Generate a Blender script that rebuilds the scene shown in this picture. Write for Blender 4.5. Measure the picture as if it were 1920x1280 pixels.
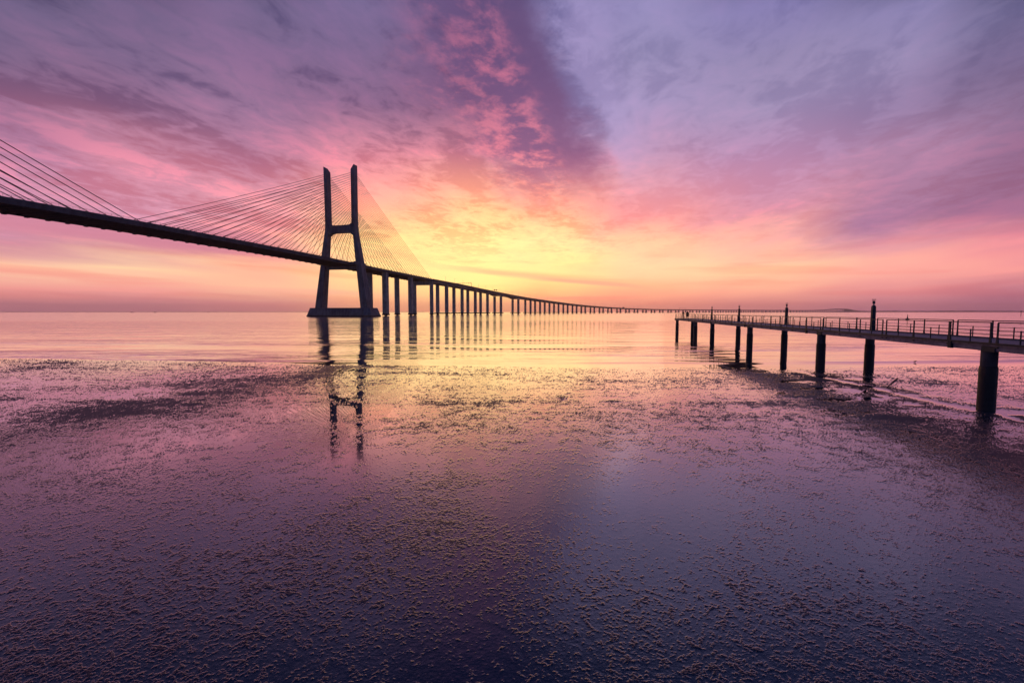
import bpy, math, random
import numpy as np
from mathutils import Vector, Matrix
R = math.radians
random.seed(7)
for o in list(bpy.data.objects):
    bpy.data.objects.remove(o)
scene = bpy.context.scene
COL = scene.collection

# ------------------------------------------------------------------ camera
H = 5.0
PITCH = math.atan((640 - 584.4) / 853.33)
cam_d = bpy.data.cameras.new('camera')
cam_d.sensor_width = 36.0
cam_d.lens = 16.0
cam_d.clip_start = 0.1
cam_d.clip_end = 80000
cam = bpy.data.objects.new('camera', cam_d)
cam.location = (0, 0, H)
cam.rotation_euler = (math.pi / 2 - PITCH, 0, 0)
COL.objects.link(cam)
scene.camera = cam

scene.view_settings.view_transform = 'Standard'
scene.view_settings.look = 'None'
scene.view_settings.gamma = 1.0
scene.view_settings.exposure = 0.0
try:
    scene.cycles.volume_bounces = 1
    scene.cycles.max_bounces = 6
    scene.cycles.sample_clamp_indirect = 6.0
except Exception:
    pass


def s2l(c):
    c = c / 255.0
    return c / 12.92 if c <= 0.04045 else ((c + 0.055) / 1.055) ** 2.4


def lin(rgb):
    return tuple(s2l(c) for c in rgb) + (1.0,)


# ------------------------------------------------------------------ node helper
class NT:
    def __init__(self, tree):
        self.t = tree
        self.n = tree.nodes
        self.l = tree.links

    def new(self, typ, **kw):
        nd = self.n.new(typ)
        for k, v in kw.items():
            setattr(nd, k, v)
        return nd

    def put(self, sock, v):
        if isinstance(v, bpy.types.NodeSocket):
            self.l.new(v, sock)
        else:
            sock.default_value = v

    def m(self, op, a, b=None, c=None, clamp=False):
        nd = self.new('ShaderNodeMath', operation=op, use_clamp=clamp)
        self.put(nd.inputs[0], a)
        if b is not None:
            self.put(nd.inputs[1], b)
        if c is not None:
            self.put(nd.inputs[2], c)
        return nd.outputs[0]

    def xyz(self, x, y, z):
        nd = self.new('ShaderNodeCombineXYZ')
        self.put(nd.inputs[0], x); self.put(nd.inputs[1], y); self.put(nd.inputs[2], z)
        return nd.outputs[0]

    def sep(self, v):
        nd = self.new('ShaderNodeSeparateXYZ')
        self.put(nd.inputs[0], v)
        return nd.outputs

    def smooth(self, v, a, b, lo=0.0, hi=1.0, kind='SMOOTHSTEP'):
        nd = self.new('ShaderNodeMapRange', interpolation_type=kind)
        self.put(nd.inputs['Value'], v)
        nd.inputs['From Min'].default_value = a
        nd.inputs['From Max'].default_value = b
        nd.inputs['To Min'].default_value = lo
        nd.inputs['To Max'].default_value = hi
        return nd.outputs[0]

    def noise(self, vec, scale, detail=4.0, rough=0.5, dist=0.0, lac=2.0):
        nd = self.new('ShaderNodeTexNoise')
        self.put(nd.inputs['Vector'], vec)
        nd.inputs['Scale'].default_value = scale
        nd.inputs['Detail'].default_value = detail
        nd.inputs['Roughness'].default_value = rough
        nd.inputs['Lacunarity'].default_value = lac
        nd.inputs['Distortion'].default_value = dist
        return nd.outputs[0]

    def mixc(self, f, a, b, blend='MIX'):
        nd = self.new('ShaderNodeMix', data_type='RGBA', blend_type=blend)
        self.put(nd.inputs[0], f)
        self.put(nd.inputs[6], a)
        self.put(nd.inputs[7], b)
        return nd.outputs[2]

    def ramp(self, f, stops, interp='LINEAR'):
        nd = self.new('ShaderNodeValToRGB')
        cr = nd.color_ramp
        cr.interpolation = interp
        while len(cr.elements) < len(stops):
            cr.elements.new(0.5)
        for e, (p, c) in zip(cr.elements, stops):
            e.position = p
        for e, (p, c) in zip(cr.elements, stops):
            e.color = c
        self.put(nd.inputs[0], f)
        return nd.outputs[0]


# ------------------------------------------------------------------ sky (world)
SUN_AZ = R(-1.5)     # measured from +Y towards +X
SUN_EL = R(2.0)
world = bpy.data.worlds.new('World')
scene.world = world
world.use_nodes = True
W = NT(world.node_tree)
for nd in list(W.n):
    W.n.remove(nd)
geo = W.new('ShaderNodeTexCoord')
dx, dy, dz = W.sep(geo.outputs['Generated'])
az = W.m('MULTIPLY', W.m('ARCTAN2', dx, dy), 57.29578)
el = W.m('MULTIPLY', W.m('ARCSINE', dz), 57.29578)
elp = W.m('MAXIMUM', el, 0.0)

# cloud deck coordinates: streets of cloud running to a vanishing point on the horizon
VA = R(13.0)
hz = W.m('ADD', elp, 3.2)
hz = W.m('DIVIDE', 57.3, hz)
ca, sa = math.cos(VA), math.sin(VA)
along = W.m('ADD', W.m('MULTIPLY', dx, sa), W.m('MULTIPLY', dy, ca))
across = W.m('SUBTRACT', W.m('MULTIPLY', dx, ca), W.m('MULTIPLY', dy, sa))
pl_al = W.m('MULTIPLY', along, hz)
pl_ac = W.m('MULTIPLY', across, hz)
cloud_v = W.xyz(W.m('MULTIPLY', pl_ac, 1.0), W.m('MULTIPLY', pl_al, 0.42), 0.0)

# warp the colour lookup so that no gradient is perfectly smooth
wn = W.new('ShaderNodeTexNoise')
W.put(wn.inputs['Vector'], cloud_v)
wn.inputs['Scale'].default_value = 0.9
wn.inputs['Detail'].default_value = 5
wr, wg, wb = W.sep(wn.outputs['Color'])
damp = W.smooth(elp, 0.3, 9.0, 0.08, 1.0)
azw = W.m('ADD', az, W.m('MULTIPLY', W.m('MULTIPLY', W.m('SUBTRACT', wr, 0.5), 16.0), damp))
elw = W.m('ADD', elp, W.m('MULTIPLY', W.m('MULTIPLY', W.m('SUBTRACT', wg, 0.5), 7.0), damp))
elw = W.m('MAXIMUM', elw, 0.0)
fac = W.m('SQRT', W.m('DIVIDE', elw, 90.0), clamp=True)

def px_az_el(u, v):
    X = u - 960.0
    Y = 853.33 * math.cos(PITCH) + (640 - v) * math.sin(PITCH)
    Z = (640 - v) * math.cos(PITCH) - 853.33 * math.sin(PITCH)
    return math.degrees(math.atan2(X, Y)), math.degrees(math.atan2(Z, math.hypot(X, Y)))

VS = [583, 570, 540, 500, 450, 400, 300, 200, 100, 0]
SKY = {
    0:    [(168,108,130),(186,116,130),(245,160,146),(255,203,165),(205,140,152),(200,145,172),(205,140,170),(158,108,146),(122,98,138),(112,96,138)],
    240:  [(178,110,130),(192,122,134),(250,165,150),(255,213,165),(208,140,152),(212,150,174),(216,140,164),(150,104,142),(126,100,142),(110,94,136)],
    480:  [(192,116,130),(216,132,136),(255,196,156),(250,184,150),(236,150,152),(240,160,170),(194,126,156),(158,114,154),(134,104,148),(118,100,144)],
    720:  [(245,150,120),(255,172,130),(255,208,146),(255,228,152),(255,216,150),(254,182,152),(230,140,160),(164,114,156),(140,112,158),(136,116,166)],
    900:  [(250,155,115),(255,180,130),(255,232,142),(255,238,158),(255,228,158),(255,200,150),(226,136,156),(158,104,146),(136,96,146),(112,88,140)],
    1030: [(235,140,115),(252,160,122),(255,200,134),(255,228,155),(255,220,160),(252,182,150),(196,140,175),(160,138,190),(150,134,186),(140,130,186)],
    1200: [(218,125,118),(245,146,124),(255,182,140),(255,209,163),(255,195,160),(234,156,160),(192,148,186),(168,148,196),(154,142,190),(150,140,194)],
    1440: [(200,118,126),(220,132,130),(255,176,145),(255,206,160),(250,180,160),(216,146,166),(190,144,186),(164,144,188),(150,136,182),(136,126,184)],
    1690: [(178,110,136),(200,124,138),(236,152,146),(255,176,156),(216,146,158),(170,120,152),(175,130,166),(156,130,174),(154,138,184),(140,130,182)],
    1920: [(146,92,120),(165,100,124),(200,126,136),(250,160,150),(228,140,150),(158,108,140),(150,106,142),(134,108,146),(124,106,150),(114,106,152)],
}
ZEN_L, ZEN_R = (6, 24, 62), (8, 28, 72)
cols = []
for u in sorted(SKY):
    a0 = px_az_el(u, 350)[0]
    st = []
    for v, c in zip(VS, SKY[u]):
        e = max(px_az_el(u, v)[1], 0.0)
        st.append((min(1.0, math.sqrt(e / 90.0)), lin(c)))
    top = st[-1][0]
    zen = ZEN_L if u < 900 else ZEN_R
    c0 = SKY[u][-1]
    midc = tuple(0.18 * a + 0.82 * b for a, b in zip(c0, zen))
    st.append((top + 0.045, lin(midc)))
    st.append((0.80, lin(zen)))
    st.append((1.0, lin((20, 28, 62))))
    cols.append((a0, W.ramp(fac, st, 'EASE' if False else 'LINEAR')))
c = cols[0][1]
for i in range(1, len(cols)):
    c = W.mixc(W.smooth(azw, cols[i - 1][0], cols[i][0]), c, cols[i][1])

# soft streaky cloud shading
n1 = W.noise(cloud_v, 1.3, 8.0, 0.58, 0.35)
n2 = W.noise(W.xyz(pl_ac, W.m('MULTIPLY', pl_al, 0.60), 4.0), 3.4, 7.0, 0.62, 0.6)
n3 = W.noise(W.xyz(pl_ac, W.m('MULTIPLY', pl_al, 0.75), 7.0), 9.0, 5.0, 0.6, 0.8)
sh = W.m('ADD', W.m('ADD', W.m('MULTIPLY', n1, 0.44), W.m('MULTIPLY', n2, 0.34)), W.m('MULTIPLY', n3, 0.22))
up = W.smooth(elp, 3.5, 11.0)
high = W.smooth(elp, 60.0, 36.0)
left = W.smooth(az, 16.0, 4.0, 0.50, 1.0)
amt = W.m('MULTIPLY', W.m('MULTIPLY', up, left), high)
dark = W.m('MULTIPLY', W.smooth(sh, 0.52, 0.435), amt)
light = W.m('MULTIPLY', W.smooth(sh, 0.505, 0.585), amt)
warm = W.smooth(elp, 14.0, 22.0)
dmul = W.mixc(warm, (0.86, 0.68, 0.70, 1), (0.56, 0.58, 0.70, 1))
c = W.mixc(W.m('MULTIPLY', dark, 0.95), c, W.mixc(1.0, c, dmul, 'MULTIPLY'))
pinkz = W.smooth(elp, 30.0, 12.0)
lmul = W.mixc(pinkz, (1.22, 1.08, 1.10, 1), (1.42, 1.16, 1.12, 1))
c = W.mixc(W.m('MULTIPLY', light, 0.8), c, W.mixc(1.0, c, lmul, 'MULTIPLY'))

lum_ = W.new('ShaderNodeRGBToBW'); W.put(lum_.inputs[0], c)
greyc = W.xyz(W.m('MULTIPLY', lum_.outputs[0], 0.98), W.m('MULTIPLY', lum_.outputs[0], 0.96), W.m('MULTIPLY', lum_.outputs[0], 1.12))
c = W.mixc(W.smooth(elp, 9.0, 24.0, 0.0, 0.17), c, W.mixc(1.0, greyc, (0.90, 0.90, 0.90, 1), 'MULTIPLY'))

bank_ = W.m('MULTIPLY', W.m('MULTIPLY', W.smooth(az, -34.0, -18.0), W.smooth(az, 6.0, -2.0)), W.smooth(W.m('ADD', elp, W.m('MULTIPLY', n1, 8.0)), 21.0, 29.0))
c = W.mixc(bank_, c, W.mixc(1.0, c, (0.78, 0.80, 0.84, 1), 'MULTIPLY'))

# the heavier rag of cloud whose sharp edge runs down towards the glow
edge_n = W.noise(W.xyz(pl_ac, W.m('MULTIPLY', pl_al, 0.7), 5.0), 3.0, 8.0, 0.68, 0.2)
ledge = W.m('ADD', 15.2, W.m('MULTIPLY', elp, -0.02))
q2 = W.m('MULTIPLY', W.m('SUBTRACT', elp, 16.0), W.m('SUBTRACT', elp, 16.0))
edge_az = W.m('SUBTRACT', W.m('ADD', 12.2, 0.0),
              W.m('MULTIPLY', W.m('SUBTRACT', elp, 15.5), 0.46))
d_edge = W.m('SUBTRACT', W.m('SUBTRACT', az, edge_az), W.m('MULTIPLY', W.m('SUBTRACT', edge_n, 0.5), 11.0))
in_right = W.smooth(d_edge, 1.6, -3.2)
in_left = W.smooth(W.m('ADD', d_edge, W.m('MULTIPLY', W.m('SUBTRACT', n1, 0.5), 20.0)), -21.0, -9.0)
in_low = W.smooth(W.m('ADD', elp, W.m('MULTIPLY', W.m('SUBTRACT', wb, 0.5), 9.0)), 12.0, 18.0)
rag = W.m('MULTIPLY', W.m('MULTIPLY', W.m('MULTIPLY', in_right, in_left), in_low), W.smooth(elp, 39.0, 31.0))
mot = W.noise(W.xyz(pl_ac, W.m('MULTIPLY', pl_al, 0.75), 9.0), 10.0, 9.0, 0.68, 0.15)
mot2 = W.noise(W.xyz(pl_ac, W.m('MULTIPLY', pl_al, 0.7), 2.0), 3.0, 6.0, 0.6, 0.1)
motm = W.m('ADD', W.m('MULTIPLY', mot, 0.6), W.m('MULTIPLY', mot2, 0.4))
far_e = W.smooth(d_edge, -9.5, -1.5, 0.0, 1.0)
mlo = W.smooth(motm, 0.43, 0.60)
mlo = W.m('MULTIPLY', mlo, W.smooth(d_edge, -3.5, -8.0))
rag_top = W.ramp(W.m('DIVIDE', elp, 45.0), [(0.25, lin((196,112,140))), (0.42, lin((132,88,130))), (0.6, lin((106,78,122))), (0.85, lin((92,76,120)))])
rag_lit = W.ramp(W.m('DIVIDE', elp, 45.0), [(0.25, lin((255,170,150))), (0.42, lin((226,128,150))), (0.6, lin((192,110,142))), (0.85, lin((140,96,138)))])
ragc = W.mixc(mlo, rag_top, rag_lit)
c = W.mixc(W.m('MULTIPLY', rag, 0.92), c, ragc)
# pale lilac gap right of the edge
gap = W.m('MULTIPLY', W.smooth(d_edge, 0.2, 2.2), W.smooth(d_edge, 9.0, 2.6))
gap = W.m('MULTIPLY', W.m('MULTIPLY', gap, W.smooth(elp, 12.0, 20.0)), W.smooth(elp, 38.0, 31.0))
c = W.mixc(W.m('MULTIPLY', gap, 0.38), c, lin((176, 160, 208)))

# thin bars of stratus low over the horizon
bar_v = W.xyz(W.m('MULTIPLY', az, 0.05), W.m('MULTIPLY', W.m('ADD', elp, W.m('MULTIPLY', az, 0.018)), 0.62), 0.0)
bn = W.noise(bar_v, 1.0, 5.0, 0.5, 0.25)
barz = W.m('MULTIPLY', W.smooth(elp, 0.6, 2.0), W.smooth(elp, 9.5, 5.0))
bars = W.m('MULTIPLY', W.smooth(bn, 0.50, 0.66), barz)
c = W.mixc(W.m('MULTIPLY', bars, 0.5), c, W.mixc(1.0, c, (0.96, 0.66, 0.66, 1), 'MULTIPLY'))
# two named streaks: salmon bar right of the glow, grey-mauve bank on the left
def streak(az0, el0, slope, half_len, half_w, colr, k):
    global c
    da = W.m('SUBTRACT', az, az0)
    de = W.m('SUBTRACT', W.m('SUBTRACT', elp, el0), W.m('MULTIPLY', da, slope))
    de = W.m('ADD', de, W.m('MULTIPLY', W.m('SUBTRACT', bn, 0.5), half_w * 3.0))
    ml = W.smooth(W.m('ABSOLUTE', da), half_len, half_len * 0.35)
    mw = W.smooth(W.m('ABSOLUTE', de), half_w, half_w * 0.15)
    c = W.mixc(W.m('MULTIPLY', W.m('MULTIPLY', ml, mw), k), c, lin(colr))
streak(4.5, 4.35, -0.085, 17.0, 0.62, (255, 186, 140), 0.85)
streak(9.5, 3.55, -0.09, 8.5, 0.42, (255, 166, 138), 0.85)
streak(8.5, 1.7, 0.0, 9.0, 0.3, (250, 146, 122), 0.6)
streak(-41.0, 7.4, -0.005, 19.0, 1.5, (206, 130, 148), 0.8)
streak(-28.0, 2.4, -0.03, 16.0, 0.35, (255, 176, 150), 0.5)

# away from the dawn the sky is a dim blue-violet
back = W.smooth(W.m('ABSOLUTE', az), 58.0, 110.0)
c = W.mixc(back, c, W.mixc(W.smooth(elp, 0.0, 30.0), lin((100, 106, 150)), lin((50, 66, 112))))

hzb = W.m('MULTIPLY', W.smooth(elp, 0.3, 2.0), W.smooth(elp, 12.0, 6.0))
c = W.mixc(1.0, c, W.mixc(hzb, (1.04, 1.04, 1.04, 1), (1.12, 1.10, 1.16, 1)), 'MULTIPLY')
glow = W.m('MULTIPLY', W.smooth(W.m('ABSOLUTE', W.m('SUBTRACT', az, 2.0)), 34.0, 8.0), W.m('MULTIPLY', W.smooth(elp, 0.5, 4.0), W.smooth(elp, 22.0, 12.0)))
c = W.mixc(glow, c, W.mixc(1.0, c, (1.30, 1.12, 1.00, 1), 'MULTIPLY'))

nish = W.new('ShaderNodeTexSky', sky_type='NISHITA')
nish.sun_disc = False
nish.sun_elevation = SUN_EL
nish.sun_rotation = SUN_AZ
nish.air_density = 1.6
nish.dust_density = 3.0
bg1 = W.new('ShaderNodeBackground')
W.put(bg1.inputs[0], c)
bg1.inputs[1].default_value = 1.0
bg2 = W.new('ShaderNodeBackground')
W.put(bg2.inputs[0], nish.outputs[0])
bg2.inputs[1].default_value = 0.004
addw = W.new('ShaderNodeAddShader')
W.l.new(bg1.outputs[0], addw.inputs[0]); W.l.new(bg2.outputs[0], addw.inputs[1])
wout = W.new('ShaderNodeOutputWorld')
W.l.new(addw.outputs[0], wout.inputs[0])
try:
    world.cycles.sampling_method = 'MANUAL'
    world.cycles.sample_map_resolution = 1024
except Exception:
    pass

# ------------------------------------------------------------------ sun (veiled by cloud, very weak)
sd = bpy.data.lights.new('sun', 'SUN')
sd.energy = 0.05
sd.angle = R(40)
sd.color = (1.0, 0.75, 0.5)
sun = bpy.data.objects.new('sun', sd)
COL.objects.link(sun)
sdir = Vector((math.sin(SUN_AZ) * math.cos(SUN_EL + R(4)), math.cos(SUN_AZ) * math.cos(SUN_EL + R(4)), math.sin(SUN_EL + R(4))))
sun.rotation_euler = (-sdir).to_track_quat('-Z', 'Y').to_euler()


# ------------------------------------------------------------------ materials
def new_mat(name):
    m = bpy.data.materials.new(name)
    m.use_nodes = True
    T = NT(m.node_tree)
    return m, T, T.n['Principled BSDF']


def bump(T, height, strength, distance, normal=None):
    b = T.new('ShaderNodeBump')
    b.inputs['Strength'].default_value = 1.0
    T.put(b.inputs['Strength'], strength)
    b.inputs['Distance'].default_value = distance
    T.put(b.inputs['Height'], height)
    if normal is not None:
        T.put(b.inputs['Normal'], normal)
    return b.outputs[0]


def concrete(name, base, rough=0.75, scale=0.25, streak_s=1.0):
    m, T, P = new_mat(name)
    g = T.new('ShaderNodeNewGeometry')
    pos = g.outputs['Position']
    x, y, z = T.sep(pos)
    a = T.noise(pos, scale, 6, 0.6)
    b = T.noise(T.xyz(T.m('MULTIPLY', x, streak_s), T.m('MULTIPLY', y, streak_s), T.m('MULTIPLY', z, streak_s * 0.08)), 1.0, 4, 0.6)
    f = T.m('ADD', T.m('MULTIPLY', a, 0.5), T.m('MULTIPLY', b, 0.5))
    lo = tuple(v * 0.62 for v in base) + (1,)
    hi = tuple(min(1, v * 1.35) for v in base) + (1,)
    T.put(P.inputs['Base Color'], T.mixc(T.smooth(f, 0.36, 0.64), lo, hi))
    P.inputs['Roughness'].default_value = rough
    T.put(P.inputs['Normal'], bump(T, f, 0.4, 0.05))
    return m


def paint(name, base, rough=0.5, metallic=0.0, scale=3.0):
    m, T, P = new_mat(name)
    g = T.new('ShaderNodeNewGeometry')
    f = T.noise(g.outputs['Position'], scale, 5, 0.6)
    lo = tuple(v * 0.6 for v in base) + (1,)
    hi = tuple(min(1, v * 1.3) for v in base) + (1,)
    T.put(P.inputs['Base Color'], T.mixc(T.smooth(f, 0.35, 0.65), lo, hi))
    P.inputs['Roughness'].default_value = rough
    P.inputs['Metallic'].default_value = metallic
    return m


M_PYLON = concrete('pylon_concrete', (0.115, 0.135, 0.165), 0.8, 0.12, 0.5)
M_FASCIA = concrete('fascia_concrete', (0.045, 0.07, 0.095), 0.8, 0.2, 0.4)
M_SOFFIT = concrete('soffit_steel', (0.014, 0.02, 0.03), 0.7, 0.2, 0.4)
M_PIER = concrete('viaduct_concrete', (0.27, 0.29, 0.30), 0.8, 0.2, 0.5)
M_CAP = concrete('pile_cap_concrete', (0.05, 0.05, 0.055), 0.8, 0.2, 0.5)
M_CABLE = paint('cable_sheath', (0.05, 0.04, 0.055), 0.5)
M_RAIL = paint('galvanised_rail', (0.020, 0.030, 0.045), 0.55, 0.0, 6.0)
M_STEEL = paint('dark_steel', (0.018, 0.028, 0.042), 0.55)
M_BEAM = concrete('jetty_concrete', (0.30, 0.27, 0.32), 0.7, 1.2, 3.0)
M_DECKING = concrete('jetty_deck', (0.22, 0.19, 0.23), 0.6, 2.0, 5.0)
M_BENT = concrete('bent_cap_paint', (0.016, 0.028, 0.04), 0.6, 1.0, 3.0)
M_PILE = concrete('pile_concrete', (0.06, 0.06, 0.075), 0.6, 1.5, 4.0)
M_WETPILE = concrete('pile_wet_growth', (0.012, 0.014, 0.018), 0.5, 6.0, 8.0)
M_GLASS = paint('lamp_glass', (0.35, 0.32, 0.35), 0.2)
M_CLOTH = paint('dark_cloth', (0.02, 0.022, 0.035), 0.9, 0.0, 20.0)
M_SKIN = paint('skin', (0.18, 0.10, 0.08), 0.6, 0.0, 30.0)
M_WOOD = paint('wet_wood', (0.03, 0.022, 0.02), 0.6, 0.0, 10.0)
M_BUOY = paint('buoy_paint', (0.05, 0.07, 0.06), 0.5)
M_FEATHER = paint('feathers', (0.05, 0.045, 0.045), 0.8, 0.0, 40.0)
M_HULL = paint('hull_paint', (0.05, 0.05, 0.06), 0.6)
M_LAND = paint('far_land', (0.03, 0.035, 0.04), 0.9, 0.0, 0.01)


# water -----------------------------------------------------------------
def water_material():
    m, T, P = new_mat('river_water')
    g = T.new('ShaderNodeNewGeometry')
    x, y, z = T.sep(g.outputs['Position'])
    P.inputs['Base Color'].default_value = (0.035, 0.035, 0.05, 1)
    P.inputs['Roughness'].default_value = 0.02
    P.inputs['IOR'].default_value = 1.7
    P.inputs['Coat Weight'].default_value = 1.0
    P.inputs['Coat IOR'].default_value = 1.7
    P.inputs['Coat Roughness'].default_value = 0.03
    d = T.m('SQRT', T.m('ADD', T.m('MULTIPLY', x, x), T.m('MULTIPLY', y, y)))
    # long flat swell lines, wavelengths growing offshore
    v1 = T.xyz(T.m('MULTIPLY', x, 0.055), T.m('MULTIPLY', y, 0.26), 0.0)
    a1 = T.noise(v1, 1.0, 3, 0.45, 0.6)
    v2 = T.xyz(T.m('MULTIPLY', x, 0.25), T.m('MULTIPLY', y, 1.1), 3.0)
    a2 = T.noise(v2, 1.0, 3, 0.5, 0.4)
    v3 = T.xyz(T.m('MULTIPLY', x, 0.060), T.m('MULTIPLY', T.m('ADD', y, T.m('MULTIPLY', x, 0.03)), 0.15), 6.0)
    a3 = T.noise(v3, 1.0, 4, 0.58, 0.9)
    patch = T.smooth(T.noise(T.xyz(T.m('MULTIPLY', x, 0.012), T.m('MULTIPLY', y, 0.05), 1.0), 1.0, 3, 0.5), 0.40, 0.62)
    shore = T.smooth(y, 42.5, 50.0)
    near = T.m('MULTIPLY', shore, T.smooth(y, 95.0, 52.0, 0.10, 1.0))
    near = T.m('MULTIPLY', near, T.m('ADD', 0.25, T.m('MULTIPLY', patch, 1.0)))
    h = T.m('MULTIPLY', T.m('ADD', T.m('MULTIPLY', a1, 0.30), T.m('MULTIPLY', a2, 0.06)), near)
    off = T.m('MULTIPLY', T.smooth(y, 50.0, 110.0), T.m('MULTIPLY', a3, 0.22))
    h = T.m('ADD', h, off)
    ruf = T.m('ADD', 0.012, T.m('MULTIPLY', T.smooth(y, 170.0, 300.0), 0.13))
    T.put(P.inputs['Roughness'], ruf)
    T.put(P.inputs['Coat Roughness'], ruf)
    nb = bump(T, h, 1.0, 1.0)
    T.put(P.inputs['Normal'], nb)
    T.put(P.inputs['Coat Normal'], nb)
    return m


def mud_material():
    m, T, P = new_mat('wet_mud')
    g = T.new('ShaderNodeNewGeometry')
    pos = g.outputs['Position']
    at_ = T.new('ShaderNodeAttribute')
    at_.attribute_name = 'exposed'
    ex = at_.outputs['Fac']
    fine = T.noise(pos, 22.0, 5, 0.68, 0.2)
    grit = T.noise(pos, 60.0, 3, 0.65)
    h = T.m('MULTIPLY', T.m('ADD', T.m('MULTIPLY', fine, 0.006), T.m('MULTIPLY', grit, 0.0012)), T.m('ADD', T.m('MULTIPLY', ex, 0.95), T.smooth(T.sep(pos)[1], 7.0, 22.0, 0.32, 0.010)))
    T.put(P.inputs['Normal'], bump(T, h, 1.0, 1.0))
    P.inputs['IOR'].default_value = 1.8
    wet_r = T.smooth(T.sep(pos)[1], 19.0, 9.0, 0.014, 0.13)
    T.put(P.inputs['Coat Roughness'], wet_r)
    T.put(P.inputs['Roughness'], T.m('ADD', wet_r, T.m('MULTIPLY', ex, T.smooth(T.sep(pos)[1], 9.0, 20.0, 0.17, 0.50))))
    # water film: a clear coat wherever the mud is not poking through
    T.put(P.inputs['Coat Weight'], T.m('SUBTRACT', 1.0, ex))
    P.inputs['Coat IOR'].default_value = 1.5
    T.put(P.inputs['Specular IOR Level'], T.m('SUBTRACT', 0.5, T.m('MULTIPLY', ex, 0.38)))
    tone = T.noise(pos, 1.1, 5, 0.6)
    T.put(P.inputs['Base Color'], T.mixc(T.smooth(tone, 0.35, 0.65), (0.006, 0.024, 0.056, 1), (0.009, 0.028, 0.064, 1)))
    return m


M_WATER = water_material()
M_MUD = mud_material()


# ------------------------------------------------------------------ mesh helpers
class MB:
    def __init__(self):
        self.v = []; self.f = []

    def add(self, vs, fs):
        b = len(self.v)
        self.v += [tuple(p) for p in vs]
        self.f += [tuple(i + b for i in f) for f in fs]
        return self

    def hexa(self, lo, hi):
        """lo, hi: two loops of n points joined into a closed prism."""
        n = len(lo)
        fs = [tuple(range(n))[::-1], tuple(range(n, 2 * n))]
        for i in range(n):
            j = (i + 1) % n
            fs.append((i, j, n + j, n + i))
        return self.add(list(lo) + list(hi), fs)

    def box(self, c, s, ax=(1, 0), z=None):
        """box centred c, full sizes s (along ax, across, up)."""
        a = Vector((ax[0], ax[1], 0)).normalized(); b = Vector((-a.y, a.x, 0)); c = Vector(c)
        q = [a * (sx * s[0] / 2) + b * (sy * s[1] / 2) for sx, sy in ((-1, -1), (1, -1), (1, 1), (-1, 1))]
        lo = [c + p - Vector((0, 0, s[2] / 2)) for p in q]
        hi = [c + p + Vector((0, 0, s[2] / 2)) for p in q]
        return self.hexa(lo, hi)

    def tube(self, p, q, r, r2=None, n=8, caps=True):
        p = Vector(p); q = Vector(q); r2 = r if r2 is None else r2
        d = (q - p).normalized()
        u = d.orthogonal().normalized(); w = d.cross(u)
        lo = [p + (u * math.cos(t) + w * math.sin(t)) * r for t in [2 * math.pi * i / n for i in range(n)]]
        hi = [q + (u * math.cos(t) + w * math.sin(t)) * r2 for t in [2 * math.pi * i / n for i in range(n)]]
        return self.hexa(lo, hi)

    def lathe(self, c, prof, n=12):
        c = Vector(c); vs = []; fs = []
        for r, z in prof:
            for i in range(n):
                t = 2 * math.pi * i / n
                vs.append((c.x + r * math.cos(t), c.y + r * math.sin(t), c.z + z))
        for k in range(len(prof) - 1):
            for i in range(n):
                j = (i + 1) % n
                fs.append((k * n + i, k * n + j, (k + 1) * n + j, (k + 1) * n + i))
        fs.append(tuple(range(n))[::-1]); fs.append(tuple(range((len(prof) - 1) * n, len(prof) * n)))
        return self.add(vs, fs)

    def sweep(self, secs):
        """secs: list of closed sections (same point count), open ended sweep with caps"""
        n = len(secs[0]); vs = [p for s in secs for p in s]; fs = []
        for k in range(len(secs) - 1):
            for i in range(n):
                j = (i + 1) % n
                fs.append((k * n + i, k * n + j, (k + 1) * n + j, (k + 1) * n + i))
        fs.append(tuple(range(n))[::-1]); fs.append(tuple(range((len(secs) - 1) * n, len(secs) * n)))
        return self.add(vs, fs)

    def build(self, name, mat, parent=None, bevel=0.0, smooth=False):
        me = bpy.data.meshes.new(name)
        vs = self.v
        off = parent_world(parent) if parent else None
        if off is not None:
            vs = [(p[0] - off[0], p[1] - off[1], p[2] - off[2]) for p in vs]
        me.from_pydata([tuple(p) for p in vs], [], self.f)
        me.update()
        import bmesh
        b = bmesh.new(); b.from_mesh(me); bmesh.ops.recalc_face_normals(b, faces=b.faces); b.to_mesh(me); b.free()
        me.materials.append(mat)
        if smooth:
            for p in me.polygons:
                p.use_smooth = True
        o = bpy.data.objects.new(name, me)
        COL.objects.link(o)
        if parent:
            o.parent = parent
        if bevel:
            md = o.modifiers.new('bevel', 'BEVEL'); md.width = bevel; md.segments = 2; md.limit_method = 'ANGLE'
        return o


def parent_world(p):
    x = y = z = 0.0
    while p is not None:
        x += p.location[0]; y += p.location[1]; z += p.location[2]; p = p.parent
    return (x, y, z)


def tag(o, label=None, cat=None, group=None, kind=None):
    if label: o['label'] = label
    if cat: o['category'] = cat
    if group: o['group'] = group
    if kind: o['kind'] = kind
    return o


def empty(name, loc, label, cat, group=None):
    o = bpy.data.objects.new(name, None)
    o.empty_display_size = 0.5
    o.location = loc
    COL.objects.link(o)
    return tag(o, label, cat, group)


# ------------------------------------------------------------------ numpy noise for the mud relief
rng = np.random.RandomState(11)
LAT = rng.rand(256, 256)


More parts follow.
